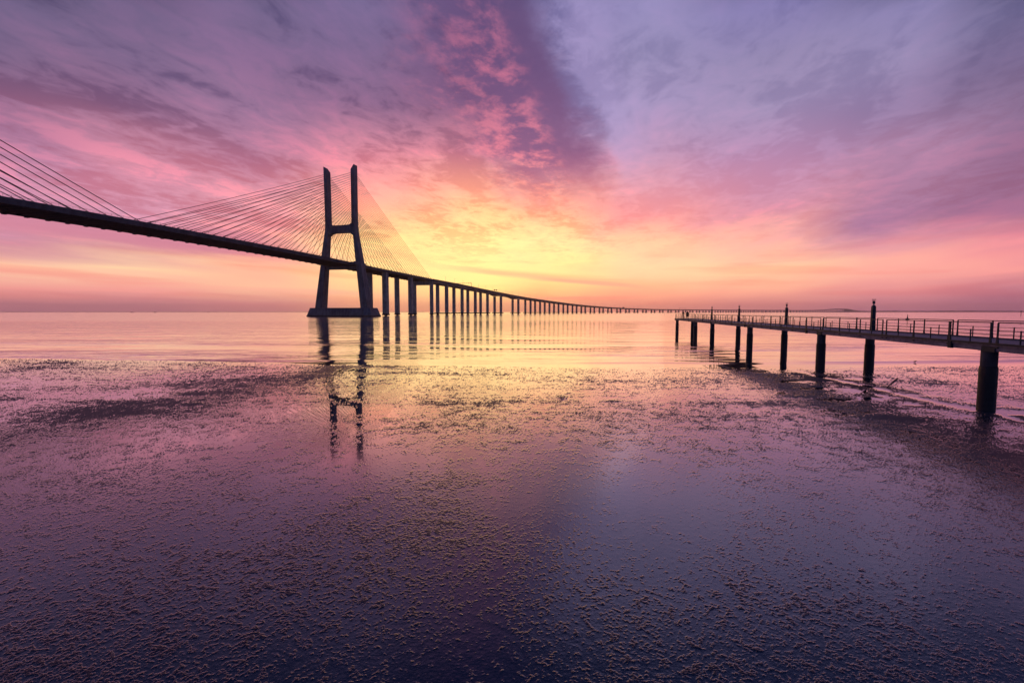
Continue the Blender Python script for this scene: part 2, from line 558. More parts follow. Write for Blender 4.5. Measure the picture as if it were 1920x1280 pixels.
def vnoise(x, y):
    xi = np.floor(x).astype(int); yi = np.floor(y).astype(int)
    fx = x - xi; fy = y - yi
    fx = fx * fx * (3 - 2 * fx); fy = fy * fy * (3 - 2 * fy)
    a = LAT[xi % 256, yi % 256]; b = LAT[(xi + 1) % 256, yi % 256]
    c_ = LAT[xi % 256, (yi + 1) % 256]; d = LAT[(xi + 1) % 256, (yi + 1) % 256]
    return (a * (1 - fx) + b * fx) * (1 - fy) + (c_ * (1 - fx) + d * fx) * fy


def fbm(x, y, o=4, g=0.5):
    s = 0; amp = 1; t = 0
    for i in range(o):
        s = s + amp * vnoise(x * 2 ** i + 17.3 * i, y * 2 ** i + 9.1 * i); t += amp; amp *= g
    return s / t


def seg_dist(X, Y, pts):
    D = np.full(X.shape, 1e9)
    for (x0, y0), (x1, y1) in zip(pts[:-1], pts[1:]):
        ex, ey = x1 - x0, y1 - y0
        t = np.clip(((X - x0) * ex + (Y - y0) * ey) / (ex * ex + ey * ey), 0, 1)
        D = np.minimum(D, np.hypot(X - x0 - t * ex, Y - y0 - t * ey))
    return D


# ------------------------------------------------------------------ ground: bed, water, mud flat
def grid_object(name, X, Y, Z, mat, smooth=True):
    nr, nc = X.shape
    me = bpy.data.meshes.new(name)
    co = np.stack([X, Y, Z], -1).reshape(-1, 3).astype(np.float32)
    idx = np.arange(nr * nc).reshape(nr, nc)
    q = np.stack([idx[:-1, :-1], idx[:-1, 1:], idx[1:, 1:], idx[1:, :-1]], -1).reshape(-1, 4)
    me.vertices.add(len(co)); me.vertices.foreach_set('co', co.ravel())
    me.loops.add(q.size); me.loops.foreach_set('vertex_index', q.ravel().astype(np.int32))
    me.polygons.add(len(q))
    me.polygons.foreach_set('loop_start', np.arange(0, q.size, 4, dtype=np.int32))
    me.polygons.foreach_set('loop_total', np.full(len(q), 4, dtype=np.int32))
    me.polygons.foreach_set('use_smooth', np.full(len(q), smooth))
    me.update(calc_edges=True); me.validate()
    me.materials.append(mat)
    o = bpy.data.objects.new(name, me); COL.objects.link(o)
    return o


mb = MB()
S = 12000
mb.add([(-S, -150, 0), (S, -150, 0), (S, S, 0), (-S, S, 0)], [(0, 1, 2, 3)])
water = mb.build('water', M_WATER)
tag(water, 'calm river water reflecting the pink and yellow dawn sky', 'water', kind='structure')

ys = [-6.0, -3.0, 0.0, 1.5, 2.5, 3.2, 3.8, 4.3, 4.8]
while ys[-1] < 54:
    ys.append(ys[-1] + max(0.007, ys[-1] ** 2 / 2275 * 0.55))
ys = np.array(ys)
na = 2100
tt = np.linspace(-1, 1, na)
YY = np.repeat(ys[:, None], na, 1)
half = np.maximum(8.0, 1.22 * YY + 1.5)
XX = tt[None, :] * half


def shore_y(x):
    sx = [-200, -75, -55, -36, -18, -8, 7, 16, 26, 37, 46, 75, 200]
    sy = [60, 52, 49.4, 46.6, 43.8, 42.0, 40.8, 40.4, 40.6, 42.2, 42, 44, 44]
    return np.interp(x, sx, sy)


def rfbm(x, y, lam, o=4, g=0.6, sd=0.0):
    """fBm with every octave turned, first wavelength lam metres"""
    s = 0; amp = 1; t = 0; fr = 1.0 / lam
    for i in range(o):
        an = 0.9 * i + 0.37 + sd
        c_, s_ = math.cos(an), math.sin(an)
        s = s + amp * vnoise((x * c_ - y * s_) * fr + 31.7 * i + sd * 13, (x * s_ + y * c_) * fr + 11.9 * i + sd * 7)
        t += amp; amp *= g; fr *= 2.03
    return s / t


def gone(d, w, soft):
    return np.clip((d - w) / soft, 0, 1)


shore_d = shore_y(XX) + 1.4 * (fbm(XX * 0.22, YY * 0.05 + 77, 4) - 0.5) + 0.25 * (rfbm(XX, YY, 0.8, 3, 0.6, 3.0) - 0.5) - YY
n_l = rfbm(XX, YY, 5.0, 5, 0.62, 1.0)
n_s = rfbm(XX * 0.16 + YY * 0.05, YY, 1.3, 5, 0.6, 2.0)
n_m = rfbm(XX, YY, 0.36, 5, 0.70, 4.0)
n_f = rfbm(XX, YY, 0.040, 3, 0.70, 5.0)
n_t = rfbm(XX, YY, 0.13, 4, 0.70, 8.0)
dens = 0.29 + 0.27 * np.clip((YY - 10) / 10, 0, 1) + 0.55 * (n_l - 0.5) + 1.25 * (n_s - 0.5) * np.clip((YY - 10) / 14, 0.2, 1.0)
# streaky banks at far left, crusted strip beside the jetty
dens += 0.14 * np.clip((-XX - 12) / 10, 0, 1)
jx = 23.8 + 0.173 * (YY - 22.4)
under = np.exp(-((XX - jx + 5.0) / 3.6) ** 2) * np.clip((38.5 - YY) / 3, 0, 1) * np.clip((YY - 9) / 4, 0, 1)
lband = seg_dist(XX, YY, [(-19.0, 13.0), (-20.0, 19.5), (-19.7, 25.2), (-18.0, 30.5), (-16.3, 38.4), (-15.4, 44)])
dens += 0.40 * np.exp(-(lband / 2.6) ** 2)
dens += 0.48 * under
pu_, pv_ = (XX + 10.0) * 0.945 + (YY - 29.0) * 0.327, -(XX + 10.0) * 0.327 + (YY - 29.0) * 0.945
dens -= 0.42 * np.clip(1.5 - np.hypot(pu_ / 2.4, pv_ / 12.0) - 0.6 * (n_l - 0.5), 0, 1)
chan = [(24.2, 40.0), (23.7, 34.9), (23.9, 30.6), (23.6, 26.9), (23.5, 24.8), (23.7, 23.6), (24.3, 22.6), (27.5, 21.6), (34, 21.0), (60, 20.0)]
cw = 0.11 + 0.55 * np.clip((25.0 - YY) / 3.0, 0, 1)
cd = seg_dist(XX, YY, chan) + 0.22 * (rfbm(XX, YY, 1.2, 3, 0.6, 6.0) - 0.5)
ch2 = [(24.0, 22.2), (23.3, 20.6), (24.6, 18.0), (28, 14)]
cd2 = seg_dist(XX, YY, ch2) + 0.2 * (n_m - 0.5)
bank = np.exp(-((cd - cw - 0.75) / 0.6) ** 2) * np.clip((40 - YY) / 4, 0, 1)
dens += 0.55 * bank
dens += 0.5 * np.exp(-((cd2 - 0.5) / 0.45) ** 2)
for (px, py, rx, ry) in [(18.5, 25.5, 0.9, 0.45), (21.6, 28.6, 0.8, 0.7), (20.6, 25.9, 1.1, 0.35), (21.7, 24.4, 0.5, 0.3), (19.6, 29.5, 1.5, 0.5), (22.1, 26.6, 0.4, 0.7), (26.5, 33.6, 2.6, 0.6), (20.3, 32.5, 1.2, 0.6)]:
    r = np.hypot((XX - px) / rx, (YY - py) / ry) + 1.3 * (n_l - 0.5) + 1.2 * (n_m - 0.5)
    dens *= np.clip((r - 0.6) / 0.8, 0, 1)
dens *= gone(cd, cw, 0.25) * gone(cd2, 0.10, 0.2)
extra = 0
for (px, py, rx, ry, hh) in [(2.9, 26.2, 0.45, 0.5, 0.03), (-19.6, 27.3, 1.0, 0.5, 0.02), (-17.3, 24.4, 0.6, 0.4, 0.02), (-18.2, 30.3, 0.7, 0.5, 0.02),
                             (22.3, 33.3, 1.6, 0.6, 0.012), (29.5, 31.5, 0.9, 0.4, 0.015), (-12.0, 41.0, 2.5, 0.7, 0.015), (5.5, 25.2, 0.7, 0.35, 0.012), (16.8, 26.6, 1.2, 0.6, 0.015), (18.0, 21.2, 1.6, 0.7, 0.015)]:
    r = np.hypot((XX - px) / rx, (YY - py) / ry) + 3.2 * (n_m - 0.5)
    e_ = np.clip(1.1 - r, 0, 1)
    dens += 1.2 * e_; extra = extra + hh * e_ ** 0.5
dens *= np.clip((shore_d - 0.15) / 3.0, 0, 1) ** 0.4
far_ = np.clip((YY - 9) / 14, 0, 1)
near_ = 1 - np.clip((YY - 8) / 9, 0, 1)
n_m = n_m * (1 - 0.75 * near_) + n_t * 0.75 * near_
val = (0.52 - 0.06 * far_) * n_f + (0.34 + 0.04 * far_) * n_m + (0.14 + 0.02 * far_) * n_l
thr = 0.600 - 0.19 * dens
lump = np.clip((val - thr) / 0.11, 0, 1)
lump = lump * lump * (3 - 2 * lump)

hgt = (lump * (1 - 0.45 * near_)) * (0.001 + (0.009 + 0.006 * far_) * np.clip(n_f - 0.25, 0, 1) + 0.007 * np.clip(n_m - 0.3, 0, 1))
base = 0.006 + hgt + extra * lump + near_ * 0.0016 * (n_t - 0.5) * 2 + near_ * 0.0008 * n_f
base += 0.02 * bank * lump
base = np.where(shore_d < 0.3, np.minimum(base, 0.006 + 0.03 * (shore_d - 0.3)), base)
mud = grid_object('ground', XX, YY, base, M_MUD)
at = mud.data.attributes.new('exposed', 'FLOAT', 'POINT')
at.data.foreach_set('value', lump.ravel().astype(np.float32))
tag(mud, 'wet grainy tidal mud with a shining film of water', 'mud flat', kind='structure')
del XX, YY, n_l, n_s, n_m, n_f, n_t, dens, val, thr, lump, hgt, base, cd, cd2, bank, under, shore_d


# far shores
def ridge(name, pts, h, label, seed, depth=500):
    rr = random.Random(seed)
    secs_lo = []; n = 160
    X = []; Yv = []
    for i in range(n + 1):
        t = i / n * (len(pts) - 1); k = min(int(t), len(pts) - 2); f = t - k
        X.append(pts[k][0] * (1 - f) + pts[k + 1][0] * f); Yv.append(pts[k][1] * (1 - f) + pts[k + 1][1] * f)
    m_ = MB(); secs = []
    hh = 1.0
    for i in range(n + 1):
        hh = 0.8 * hh + 0.2 * rr.uniform(0.5, 1.5)
        e = min(1, i / 14, (n - i) / 14 + 0.3) if i < 14 else 1
        z = h * hh * max(e, 0.05)
        L_ = math.hypot(X[i], Yv[i]); ux, uy = X[i] / L_, Yv[i] / L_
        secs.append([(X[i], Yv[i], -0.5), (X[i] + ux * 60, Yv[i] + uy * 60, z * 0.7), (X[i] + ux * 200, Yv[i] + uy * 200, z), (X[i] + ux * depth, Yv[i] + uy * depth, z * 0.8), (X[i] + ux * (depth + 50), Yv[i] + uy * (depth + 50), -0.5)])
    m_.sweep(secs)
    o = m_.build(name, M_LAND)
    tag(o, label, 'far shore', kind='structure')


ridge('far_shore', [(4300, 6600), (5600, 6500), (7400, 6300), (8300, 5600), (9000, 4300)], 17, 'low dark wooded shore beyond the end of the bridge', 3)
ridge('far_shore', [(-10500, 6400), (-8200, 8600), (-5200, 9800), (-2000, 10400)], 7, 'thin far bank along the horizon at left', 5, 300)

# ------------------------------------------------------------------ cable-stayed bridge
HD = R(13.6)
AX = Vector((math.sin(HD), math.cos(HD), 0)); TR = Vector((math.cos(HD), -math.sin(HD), 0)); UP = Vector((0, 0, 1))
PB = Vector((-174.7, 473.4, 0))
PROF_T = [-700, -630, -424, -330, -210, -100, -50, 50, 100, 150, 200]
PROF_Z = [49, 51.5, 54, 55.4, 56.2, 55.9, 55.5, 53.8, 53.2, 52.6, 51.9]


def zt(t):
    return float(np.interp(t, PROF_T, PROF_Z))


def B(t, s, z):
    return PB + AX * t + TR * s + UP * z


bridge = empty('cable_stayed_bridge', (PB.x, PB.y, 0), 'tall dark cable stayed bridge with an H shaped tower crossing the water', 'bridge')
T0, T1 = -640.0, 198.0
ts = list(np.arange(T0, T1, 8.8)) + [T1]

mb = MB()
secs = []
for t in ts:
    z = zt(t)
    secs.append([B(t, -14.6, z - 0.55), B(t, 14.6, z - 0.55), B(t, 14.6, z - 1.0), B(t, 13.2, z - 1.0), B(t, 13.2, z - 1.5), B(t, -13.2, z - 1.5), B(t, -13.2, z - 1.0), B(t, -14.6, z - 1.0)])
mb.sweep(secs)
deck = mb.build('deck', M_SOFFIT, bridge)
for s in (-1, 1):
    mb = MB(); secs = []
    for t in ts:
        z = zt(t)
        pr = [(13.0, -1.1), (15.0, -1.0), (15.0, -0.6), (15.3, -0.6), (15.3, -2.95), (13.0, -2.95)]
        pr = [(13.4, -0.85), (15.0, -0.75), (15.0, -0.05), (15.45, -0.05), (15.45, -1.55), (15.2, -1.55), (15.2, -2.85), (13.4, -2.85)]
        secs.append([B(t, s * a, z + b) for a, b in pr])
    mb.sweep(secs)
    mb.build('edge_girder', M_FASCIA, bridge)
mb = MB()
for t in np.arange(T0 + 4.4, T1 - 3, 4.4):
    mb.box(B(t, 0, zt(t) - 2.25), (0.45, 26.6, 1.44), (AX.x, AX.y))
mb.build('cross_beams', M_SOFFIT, bridge)
mb = MB()
for t in np.arange(T0 + 4.4, T1 - 3, 8.8):
    for s in (-1, 1):
        mb.box(B(t, s * 14.3, zt(t) - 3.07), (1.5, 1.7, 0.42), (AX.x, AX.y))
o = mb.build('anchor_blocks', M_SOFFIT, bridge); tag(o, kind='stuff')
for s in (-1, 1):
    mb = MB()
    for a, b in zip(ts[:-1], ts[1:]):
        for hz_, r in ((1.15, 0.055), (0.6, 0.03)):
            mb.tube(B(a, s * 15.2, zt(a) - 0.05 + hz_), B(b, s * 15.2, zt(b) - 0.05 + hz_), r, n=4)
        for k in range(3):
            t = a + (b - a) * k / 3
            mb.tube(B(t, s * 15.2, zt(t) - 0.1), B(t, s * 15.2, zt(t) + 1.12), 0.045, n=4)
    mb.build('guard_rail', M_RAIL, bridge)


# pylon -------------------------------------------------------------------
OUT = [(0.0, 31.6), (10.0, 30.3), (30.0, 27.2), (52.0, 23.7), (62.0, 22.0), (74.0, 19.9), (82.0, 18.5), (88.0, 17.6), (93.0, 17.2), (98.0, 17.1), (125.0, 17.3), (149.0, 17.6)]
INN = [(0.0, 23.4), (10.0, 22.4), (30.0, 20.2), (46.0, 18.4), (56.0, 17.2), (70.0, 15.9), (80.0, 15.0), (83.2, 14.5), (84.6, 13.4), (93.4, 13.4), (94.8, 13.2), (97.5, 13.35), (125.0, 13.4), (149.0, 13.6)]
LEN = [(0, 10.6), (10, 10.2), (52, 7.6), (90, 6.9), (152, 6.6)]


def ip(tab, z):
    return float(np.interp(z, [a for a, b in tab], [b for a, b in tab]))


def make_pylon(t0):
    pyl = None
    for s in (-1, 1):
        zs = sorted(set([1.0, 6, 10, 20, 30, 40, 46, 52, 56, 62, 70, 74, 80, 82, 83.2, 84.6, 88, 93.4, 94.8, 97.5, 110, 125, 140]))
        mb = MB(); secs = []
        for z in zs:
            o_, i_, l_ = ip(OUT, z), ip(INN, z), ip(LEN, z) / 2
            ch = 0.35
            secs.append([B(t0 - l_, s * (i_ + ch), z), B(t0 - l_, s * (o_ - ch), z), B(t0 - l_ + ch, s * o_, z), B(t0 + l_ - ch, s * o_, z),
                         B(t0 + l_, s * (o_ - ch), z), B(t0 + l_, s * (i_ + ch), z), B(t0 + l_ - ch, s * i_, z), B(t0 - l_ + ch, s * i_, z)])
        # slanted head: outer side high, inner side low
        l_ = 3.3; o_, i_ = 17.5, 13.55; zo, zi = 152.4, 147.4
        ch = 0.3
        zz = lambda a: zi + (zo - zi) * min(1, (a - i_) / (o_ - 0.9 - i_))
        secs.append([B(t0 - l_, s * (i_ + ch), zz(i_ + ch)), B(t0 - l_, s * (o_ - ch), zz(o_ - ch)), B(t0 - l_ + ch, s * o_, zz(o_)), B(t0 + l_ - ch, s * o_, zz(o_)),
                     B(t0 + l_, s * (o_ - ch), zz(o_ - ch)), B(t0 + l_, s * (i_ + ch), zz(i_ + ch)), B(t0 + l_ - ch, s * i_, zz(i_)), B(t0 - l_ + ch, s * i_, zz(i_))])
        mb.sweep(secs)
        if pyl is None:
            # the tower: its far leg carries the other parts
            pyl = bpy.data.objects.new('pylon', None)
            bpy.data.objects.remove(pyl)
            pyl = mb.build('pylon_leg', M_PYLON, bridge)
        else:
            mb.build('pylon_leg', M_PYLON, bridge)
        # collar at deck level
        zc_ = zt(t0)
        o_ = ip(OUT, zc_) + 1.0; i_ = 16.0
        for tt_ in (-1, 1):
            mb = MB(); mb.box(B(t0 + tt_ * 7.2, s * (i_ + 2.4), zc_ - 0.9), (5.2, 5.2, 2.4), (AX.x, AX.y))
            mb.build('deck_collar', M_PYLON, bridge, bevel=0.1)
        mb = MB(); mb.box(B(t0 - 4.9, s * (i_ + 1.3), zc_ + 0.75), (1.2, 1.2, 1.1), (AX.x, AX.y))
        mb.build('service_cabinet', M_STEEL, bridge, bevel=0.05)
        mb = MB(); mb.box(B(t0 + 6.2, s * (i_ + 1.6), zc_ + 0.95), (1.6, 1.4, 1.5), (AX.x, AX.y))
        mb.build('service_cabinet', M_STEEL, bridge, bevel=0.05)
    mb = MB()
    # crossbeam: haunched top and bottom
    secs = []
    for k in range(-10, 11):
        s_ = k / 10 * 13.6
        e = abs(k / 10)
        hump = 1.7 * max(0, (e - 0.55) / 0.45) ** 3
        top = 93.0 + 0.25 * e + hump * 1.3; bot = 85.6 - 0.2 * e - hump * 1.5
        secs.append([B(t0 - 2.9, s_, bot), B(t0 - 2.9, s_, top), B(t0 + 2.9, s_, top), B(t0 + 2.9, s_, bot)])
    mb.sweep(secs)
    mb.build('crossbeam', M_PYLON, bridge)
    mb = MB()
    zl = zt(t0) - 3.0
    mb.box(B(t0, 0, zl - 1.6), (5.6, 36.4, 2.9), (AX.x, AX.y))
    mb.build('lower_crossbeam', M_PYLON, bridge)
    mb = MB()
    lo = [(-12.5, -31), (-9, -37.2), (9, -37.2), (12.5, -31), (12.5, 31), (9, 37.2), (-9, 37.2), (-12.5, 31)]
    hi = [(-10.5, -29.5), (-7.5, -34.6), (7.5, -34.6), (10.5, -29.5), (10.5, 29.5), (7.5, 34.6), (-7.5, 34.6), (-10.5, 29.5)]
    mb.hexa([B(t0 + a, b, 1.4) for a, b in lo], [B(t0 + a, b, 9.0) for a, b in hi])
    mb.build('plinth', M_PYLON, bridge, bevel=0.15)
    mb = MB()
    mb.hexa([B(t0 + a * 1.02, b * 1.01, -2.5) for a, b in lo], [B(t0 + a * 1.02, b * 1.01, 1.395) for a, b in lo])
    mb.build('plinth_base', M_CAP, bridge)


make_pylon(0.0)
make_pylon(-424.0)


def cable_obj(p, q, r, sag):
    mb = MB(); n = 7
    pts = []
    for i in range(n + 1):
        f = i / n
        c_ = p.lerp(q, f); c_.z -= sag * 4 * f * (1 - f)
        pts.append(c_)
    ring = []
    d = (q - p).normalized(); u = d.orthogonal().normalized(); w = d.cross(u)
    for c_ in pts:
        ring.append([c_ + (u * math.cos(a) + w * math.sin(a)) * r for a in [k * math.pi / 3 for k in range(6)]])
    mb.sweep(ring)
    return mb


NC = 24
rest = MB()
cnt = 0
for t0, dirs in ((0.0, (-1, 1)), (-424.0, (1,))):
    for s in (1, -1):
        for dr in dirs:
            for i in range(NC):
                far = 15 + i * 8.45
                if dr == 1 and t0 == 0:
                    far = 14 + i * 7.65
                ta = t0 + dr * far
                za = 98.2 + i * 2.02
                if t0 < 0 and i < 10:
                    continue
                l_ = ip(LEN, za) / 2
                top = B(t0 + dr * (l_ - 0.4), s * 15.4, za)
                bot = B(ta, s * 14.9, zt(ta) - 0.1)
                mb = cable_obj(top, bot, 0.17 if t0 == 0 else 0.21, 0.006 * far)
                if t0 < 0 and (s == -1 or i < 14):
                    rest.add(mb.v, mb.f)
                    continue
                if cnt < 100:
                    mb.build('cable', M_CABLE, bridge); cnt += 1
                else:
                    rest.add(mb.v, mb.f)
if rest.v:
    o = rest.build('further_cables', M_CABLE, bridge); tag(o, kind='stuff')
# cable anchor sleeves on deck edge
mb = MB()
for i in range(NC):
    for s in (-1, 1):
        for dr in (-1, 1):
            ta = dr * (15 + i * 8.45) if dr < 0 else 14 + i * 7.65
            top = B(0, s * 15.4, 98.2 + i * 2.02); bot = B(ta, s * 14.9, zt(ta) - 0.1)
            d = (top - bot).normalized()
            mb.tube(bot, bot + d * 2.4, 0.26, 0.22, n=6)
o = mb.build('anchor_sleeves', M_STEEL, bridge); tag(o, kind='stuff')


# side-span piers
def column_mb(c, ax, w, l, z0, z1, ch=0.3):
    mb = MB(); a = Vector((ax[0], ax[1], 0)).normalized(); b = Vector((a.y, -a.x, 0)); c = Vector(c)
    pts = [(-l / 2, -w / 2 + ch), (-l / 2, w / 2 - ch), (-l / 2 + ch, w / 2), (l / 2 - ch, w / 2), (l / 2, w / 2 - ch), (l / 2, -w / 2 + ch), (l / 2 - ch, -w / 2), (-l / 2 + ch, -w / 2)]
    lo = [c + a * p + b * q + UP * z0 for p, q in pts]; hi = [c + a * p + b * q + UP * z1 for p, q in pts]
    mb.hexa(lo, hi)
    return mb


for (t, sl, sr, w, l) in ((68, -10.5, 10.5, 5.6, 6.2), (134, -9.4, 10.2, 5.0, 5.2), (195.5, -13.6, 12.9, 4.4, 3.8), (-492, -10, 10, 5, 6), (-560, -10, 10, 5, 6), (-624, -10, 10, 5, 6)):
    for s in (sl, sr):
        z1 = zt(t) - 1.4
        col = column_mb(B(t, s, 0), (AX.x, AX.y), w, l, 3.0, z1).build('pier_column', M_PIER, bridge)
        mbb = column_mb(B(t, s, 0), (AX.x, AX.y), w + 0.8, l + 0.8, 0.9, 2.995)
        mbb.build('column_foot', M_CAP, col)
        mbb = MB(); mbb.lathe(B(t, s, 0), [(1.2, -2.5), (1.5, 0.2), (w * 0.45, 0.895)], 10); mbb.build('pile', M_CAP, col)
mb = MB()
mb.box(B(195.5, -0.3, zt(195) - 5.7), (3.2, 22, 6.0), (AX.x, AX.y))
mb.build('end_crossbeam', M_PIER, bridge)
mb = MB()
mb.box(B(196.5, 15.9, zt(196) - 3.6), (1.6, 0.6, 7.0), (AX.x, AX.y))
mb.build('expansion_cover', M_FASCIA, bridge)

# ------------------------------------------------------------------ long viaduct
PATH = [(-120, -136.9, 624.5), (20, -110.5, 762.0), (160, -77.8, 898.1), (300, -38.0, 1032.3), (440, 9.2, 1164.1), (580, 63.9, 1292.9), (720, 125.9, 1418.4), (860, 194.9, 1540.2), (1000, 270.2, 1658.2), (1140, 351.3, 1772.3), (1280, 437.4, 1882.7), (1420, 527.8, 1989.6), (1560, 621.8, 2093.4), (1700, 718.7, 2194.4), (1840, 818.0, 2293.1), (1980, 919.0, 2390.0), (2120, 1021.4, 2485.5), (2260, 1124.5, 2580.2), (2400, 1228.1, 2674.3), (2540, 1331.9, 2768.3), (2680, 1435.5, 2862.4), (2820, 1538.9, 2956.9), (2960, 1641.7, 3051.8), (3100, 1744.1, 3147.3), (3240, 1845.9, 3243.4), (3380, 1947.3, 3340.0), (3520, 2048.2, 3437.0), (3660, 2148.9, 3534.3), (3800, 2249.5, 3631.7), (3940, 2350.2, 3729.0), (4080, 2451.1, 3826.0), (4220, 2552.5, 3922.5), (4360, 2654.4, 4018.5), (4500, 2757.0, 4113.8), (4640, 2860.2, 4208.3), (4780, 2964.0, 4302.3), (4920, 3068.2, 4395.8), (5060, 3172.3, 4489.4), (5200, 3275.9, 4583.6), (5340, 3378.2, 4679.2), (5480, 3478.1, 4777.2), (5620, 3574.3, 4879.0), (8200, 5346.0, 6754.0)]
VZ = [(-120, 52.3), (-78, 51.9), (0, 52.7), (81, 52.4), (155, 50.9), (230, 49.5), (317, 47.4), (439, 43.8), (529, 41.2), (602, 39.2), (676, 36.9), (750, 34.6), (824, 32.2), (975, 27.2), (1130, 23.6), (1286, 20.8), (1449, 18.4), (1616, 17.0), (1787, 16.5), (2055, 16.4), (2385, 16.2), (2707, 16.4), (3290, 17.2), (3973, 17.8), (4300, 18.4), (4466, 19.8), (4692, 23.4), (4835, 27.3), (4979, 31.4), (5119, 34.6), (5317, 36.6), (5530, 36.4), (5701, 34.0), (5900, 29.0), (6100, 23.5), (6350, 18.5), (6700, 15.5), (8200, 12)]
PA = np.array(PATH)
s_f = np.arange(-120, 8200, 10.0)


def hermite(s, col):
    # smooth Catmull-Rom through the path points
    xs = PA[:, 0]; vs = PA[:, col]
    k = int(np.clip(np.searchsorted(xs, s) - 1, 0, len(xs) - 2))
    h_ = xs[k + 1] - xs[k]
    m0 = (vs[k + 1] - vs[k - 1]) / (xs[k + 1] - xs[k - 1]) if k > 0 else (vs[1] - vs[0]) / (xs[1] - xs[0])
    m1 = (vs[k + 2] - vs[k]) / (xs[k + 2] - xs[k]) if k + 2 < len(xs) else (vs[k + 1] - vs[k]) / h_
    f = (s - xs[k]) / h_
    return (2 * f ** 3 - 3 * f ** 2 + 1) * vs[k] + (f ** 3 - 2 * f ** 2 + f) * h_ * m0 + (-2 * f ** 3 + 3 * f ** 2) * vs[k + 1] + (f ** 3 - f ** 2) * h_ * m1


def vp(s):
    p = Vector((hermite(s, 1), hermite(s, 2), 0)); q = Vector((hermite(s + 2, 1), hermite(s + 2, 2), 0))
    a = (q - p).normalized()
    return p, a, Vector((a.y, -a.x, 0))


zz_raw = np.interp(s_f, [a for a, b in VZ], [b for a, b in VZ])
ker = np.hanning(25); ker /= ker.sum()
zz_s = np.convolve(np.pad(zz_raw, 12, mode='edge'), ker, 'valid')


def vz(s):
    return float(np.interp(s, s_f, zz_s))


PIERS = [3, 81, 155, 229, 317, 439, 530, 603, 677, 750, 825, 900, 974, 1052, 1130, 1205, 1287, 1368, 1448, 1531, 1615, 1699, 1785, 1867, 1947, 2025, 2103, 2181, 2256, 2335, 2405, 2482, 2557, 2631, 2706, 2781, 2861, 2932, 3011, 3089, 3166, 3245, 3325, 3406, 3486, 3568, 3650, 3732, 3819, 3902, 3985, 4073, 4155, 4232, 4312, 4391, 4468, 4542, 4618, 4693, 4764, 4836, 4904, 4978, 5049, 5120, 5203, 5285, 5360, 5440, 5520, 5600] + list(range(5680, 8100, 80))
HAUNCH = [317, 439, 5120, 5285]


def depth_at(s):
    d = 3.9
    for hcn in HAUNCH:
        d += 3.4 * max(0, 1 - abs(s - hcn) / 34.0) ** 1.6
    return d


p0, _, _ = vp(-78)
via = empty('viaduct', (p0.x, p0.y, 0), 'long low road viaduct curving from the tall bridge away to the far shore', 'viaduct')
sv = list(np.arange(-77.5, 1500, 10.0)) + list(np.arange(1500, 8100, 26.0))
mb = MB(); secs = []
for s in sv:
    p, a, n = vp(s); z = vz(s); d = depth_at(s)
    pr = [(-15.2, -0.9), (-15.0, -0.3), (15.0, -0.3), (15.2, -0.9), (12.6, -1.5), (11.4, -d), (-11.4, -d), (-12.6, -1.5)]
    secs.append([p + n * x_ + UP * (z + y_) for x_, y_ in pr])
mb.sweep(secs)
mb.build('deck', M_PIER, via)
for sd2 in (-1, 1):
    mb = MB(); secs = []
    for s in sv:
        p, a, n = vp(s); z = vz(s)
        secs.append([p + n * (sd2 * x_) + UP * (z + y_) for x_, y_ in ((15.0, -0.95), (15.0, 0.25), (15.4, 0.3), (15.5, -1.2), (15.25, -1.2))])
    mb.sweep(secs)
    mb.build('parapet', M_FASCIA, via)
TCOL = 15.5
ncap = 0
restp = MB()
for i, s in enumerate(PIERS):
    p, a, n = vp(s); z = vz(s) - depth_at(s) + 0.05
    cap = MB(); cap.hexa(*[[p + a * x_ + n * y_ + UP * zz_ for x_, y_ in ((-2.4, -12.6), (-1.2, -13.8), (1.2, -13.8), (2.4, -12.6), (2.4, 12.6), (1.2, 13.8), (-1.2, 13.8), (-2.4, 12.6))] for zz_ in (1.6, 3.6)])
    cols_ = [column_mb(p + n * (k * TCOL / 2), (a.x, a.y), 5.0, 4.4, 3.605, z) for k in (-1, 1)]
    legs = MB()
    foots = []
    for k in (-1, 1):
        f_ = MB(); f_.lathe(p + n * (k * TCOL / 2), [(1.2, -2.5), (2.0, 0.4), (2.5, 1.59)], 8); foots.append(f_); legs.add(f_.v, f_.f)
    if z < 3.8:
        continue
    if ncap < 99:
        if i < 40:
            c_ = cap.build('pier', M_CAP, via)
            for cm in cols_:
                cm.build('column', M_PIER, c_)
            for f_ in foots:
                f_.build('footing', M_CAP, c_)
        else:
            for cm in cols_:
                cap.add(cm.v, cm.f)
            cap.add(legs.v, legs.f)
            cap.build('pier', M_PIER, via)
        ncap += 1
# slender lamp posts along the viaduct
mb = MB()
nl = 0
for s in np.arange(20, 1500, 44):
    p, a, n = vp(s)
    if nl < 90:
        m2 = MB()
        m2.tube(p + UP * (vz(s) - 0.3), p + UP * (vz(s) + 11), 0.12, 0.07, n=5)
        m2.tube(p + UP * (vz(s) + 11) - n * 1.6, p + UP * (vz(s) + 11) + n * 1.6, 0.07, n=4)
        m2.build('lamp_post', M_STEEL, via); nl += 1


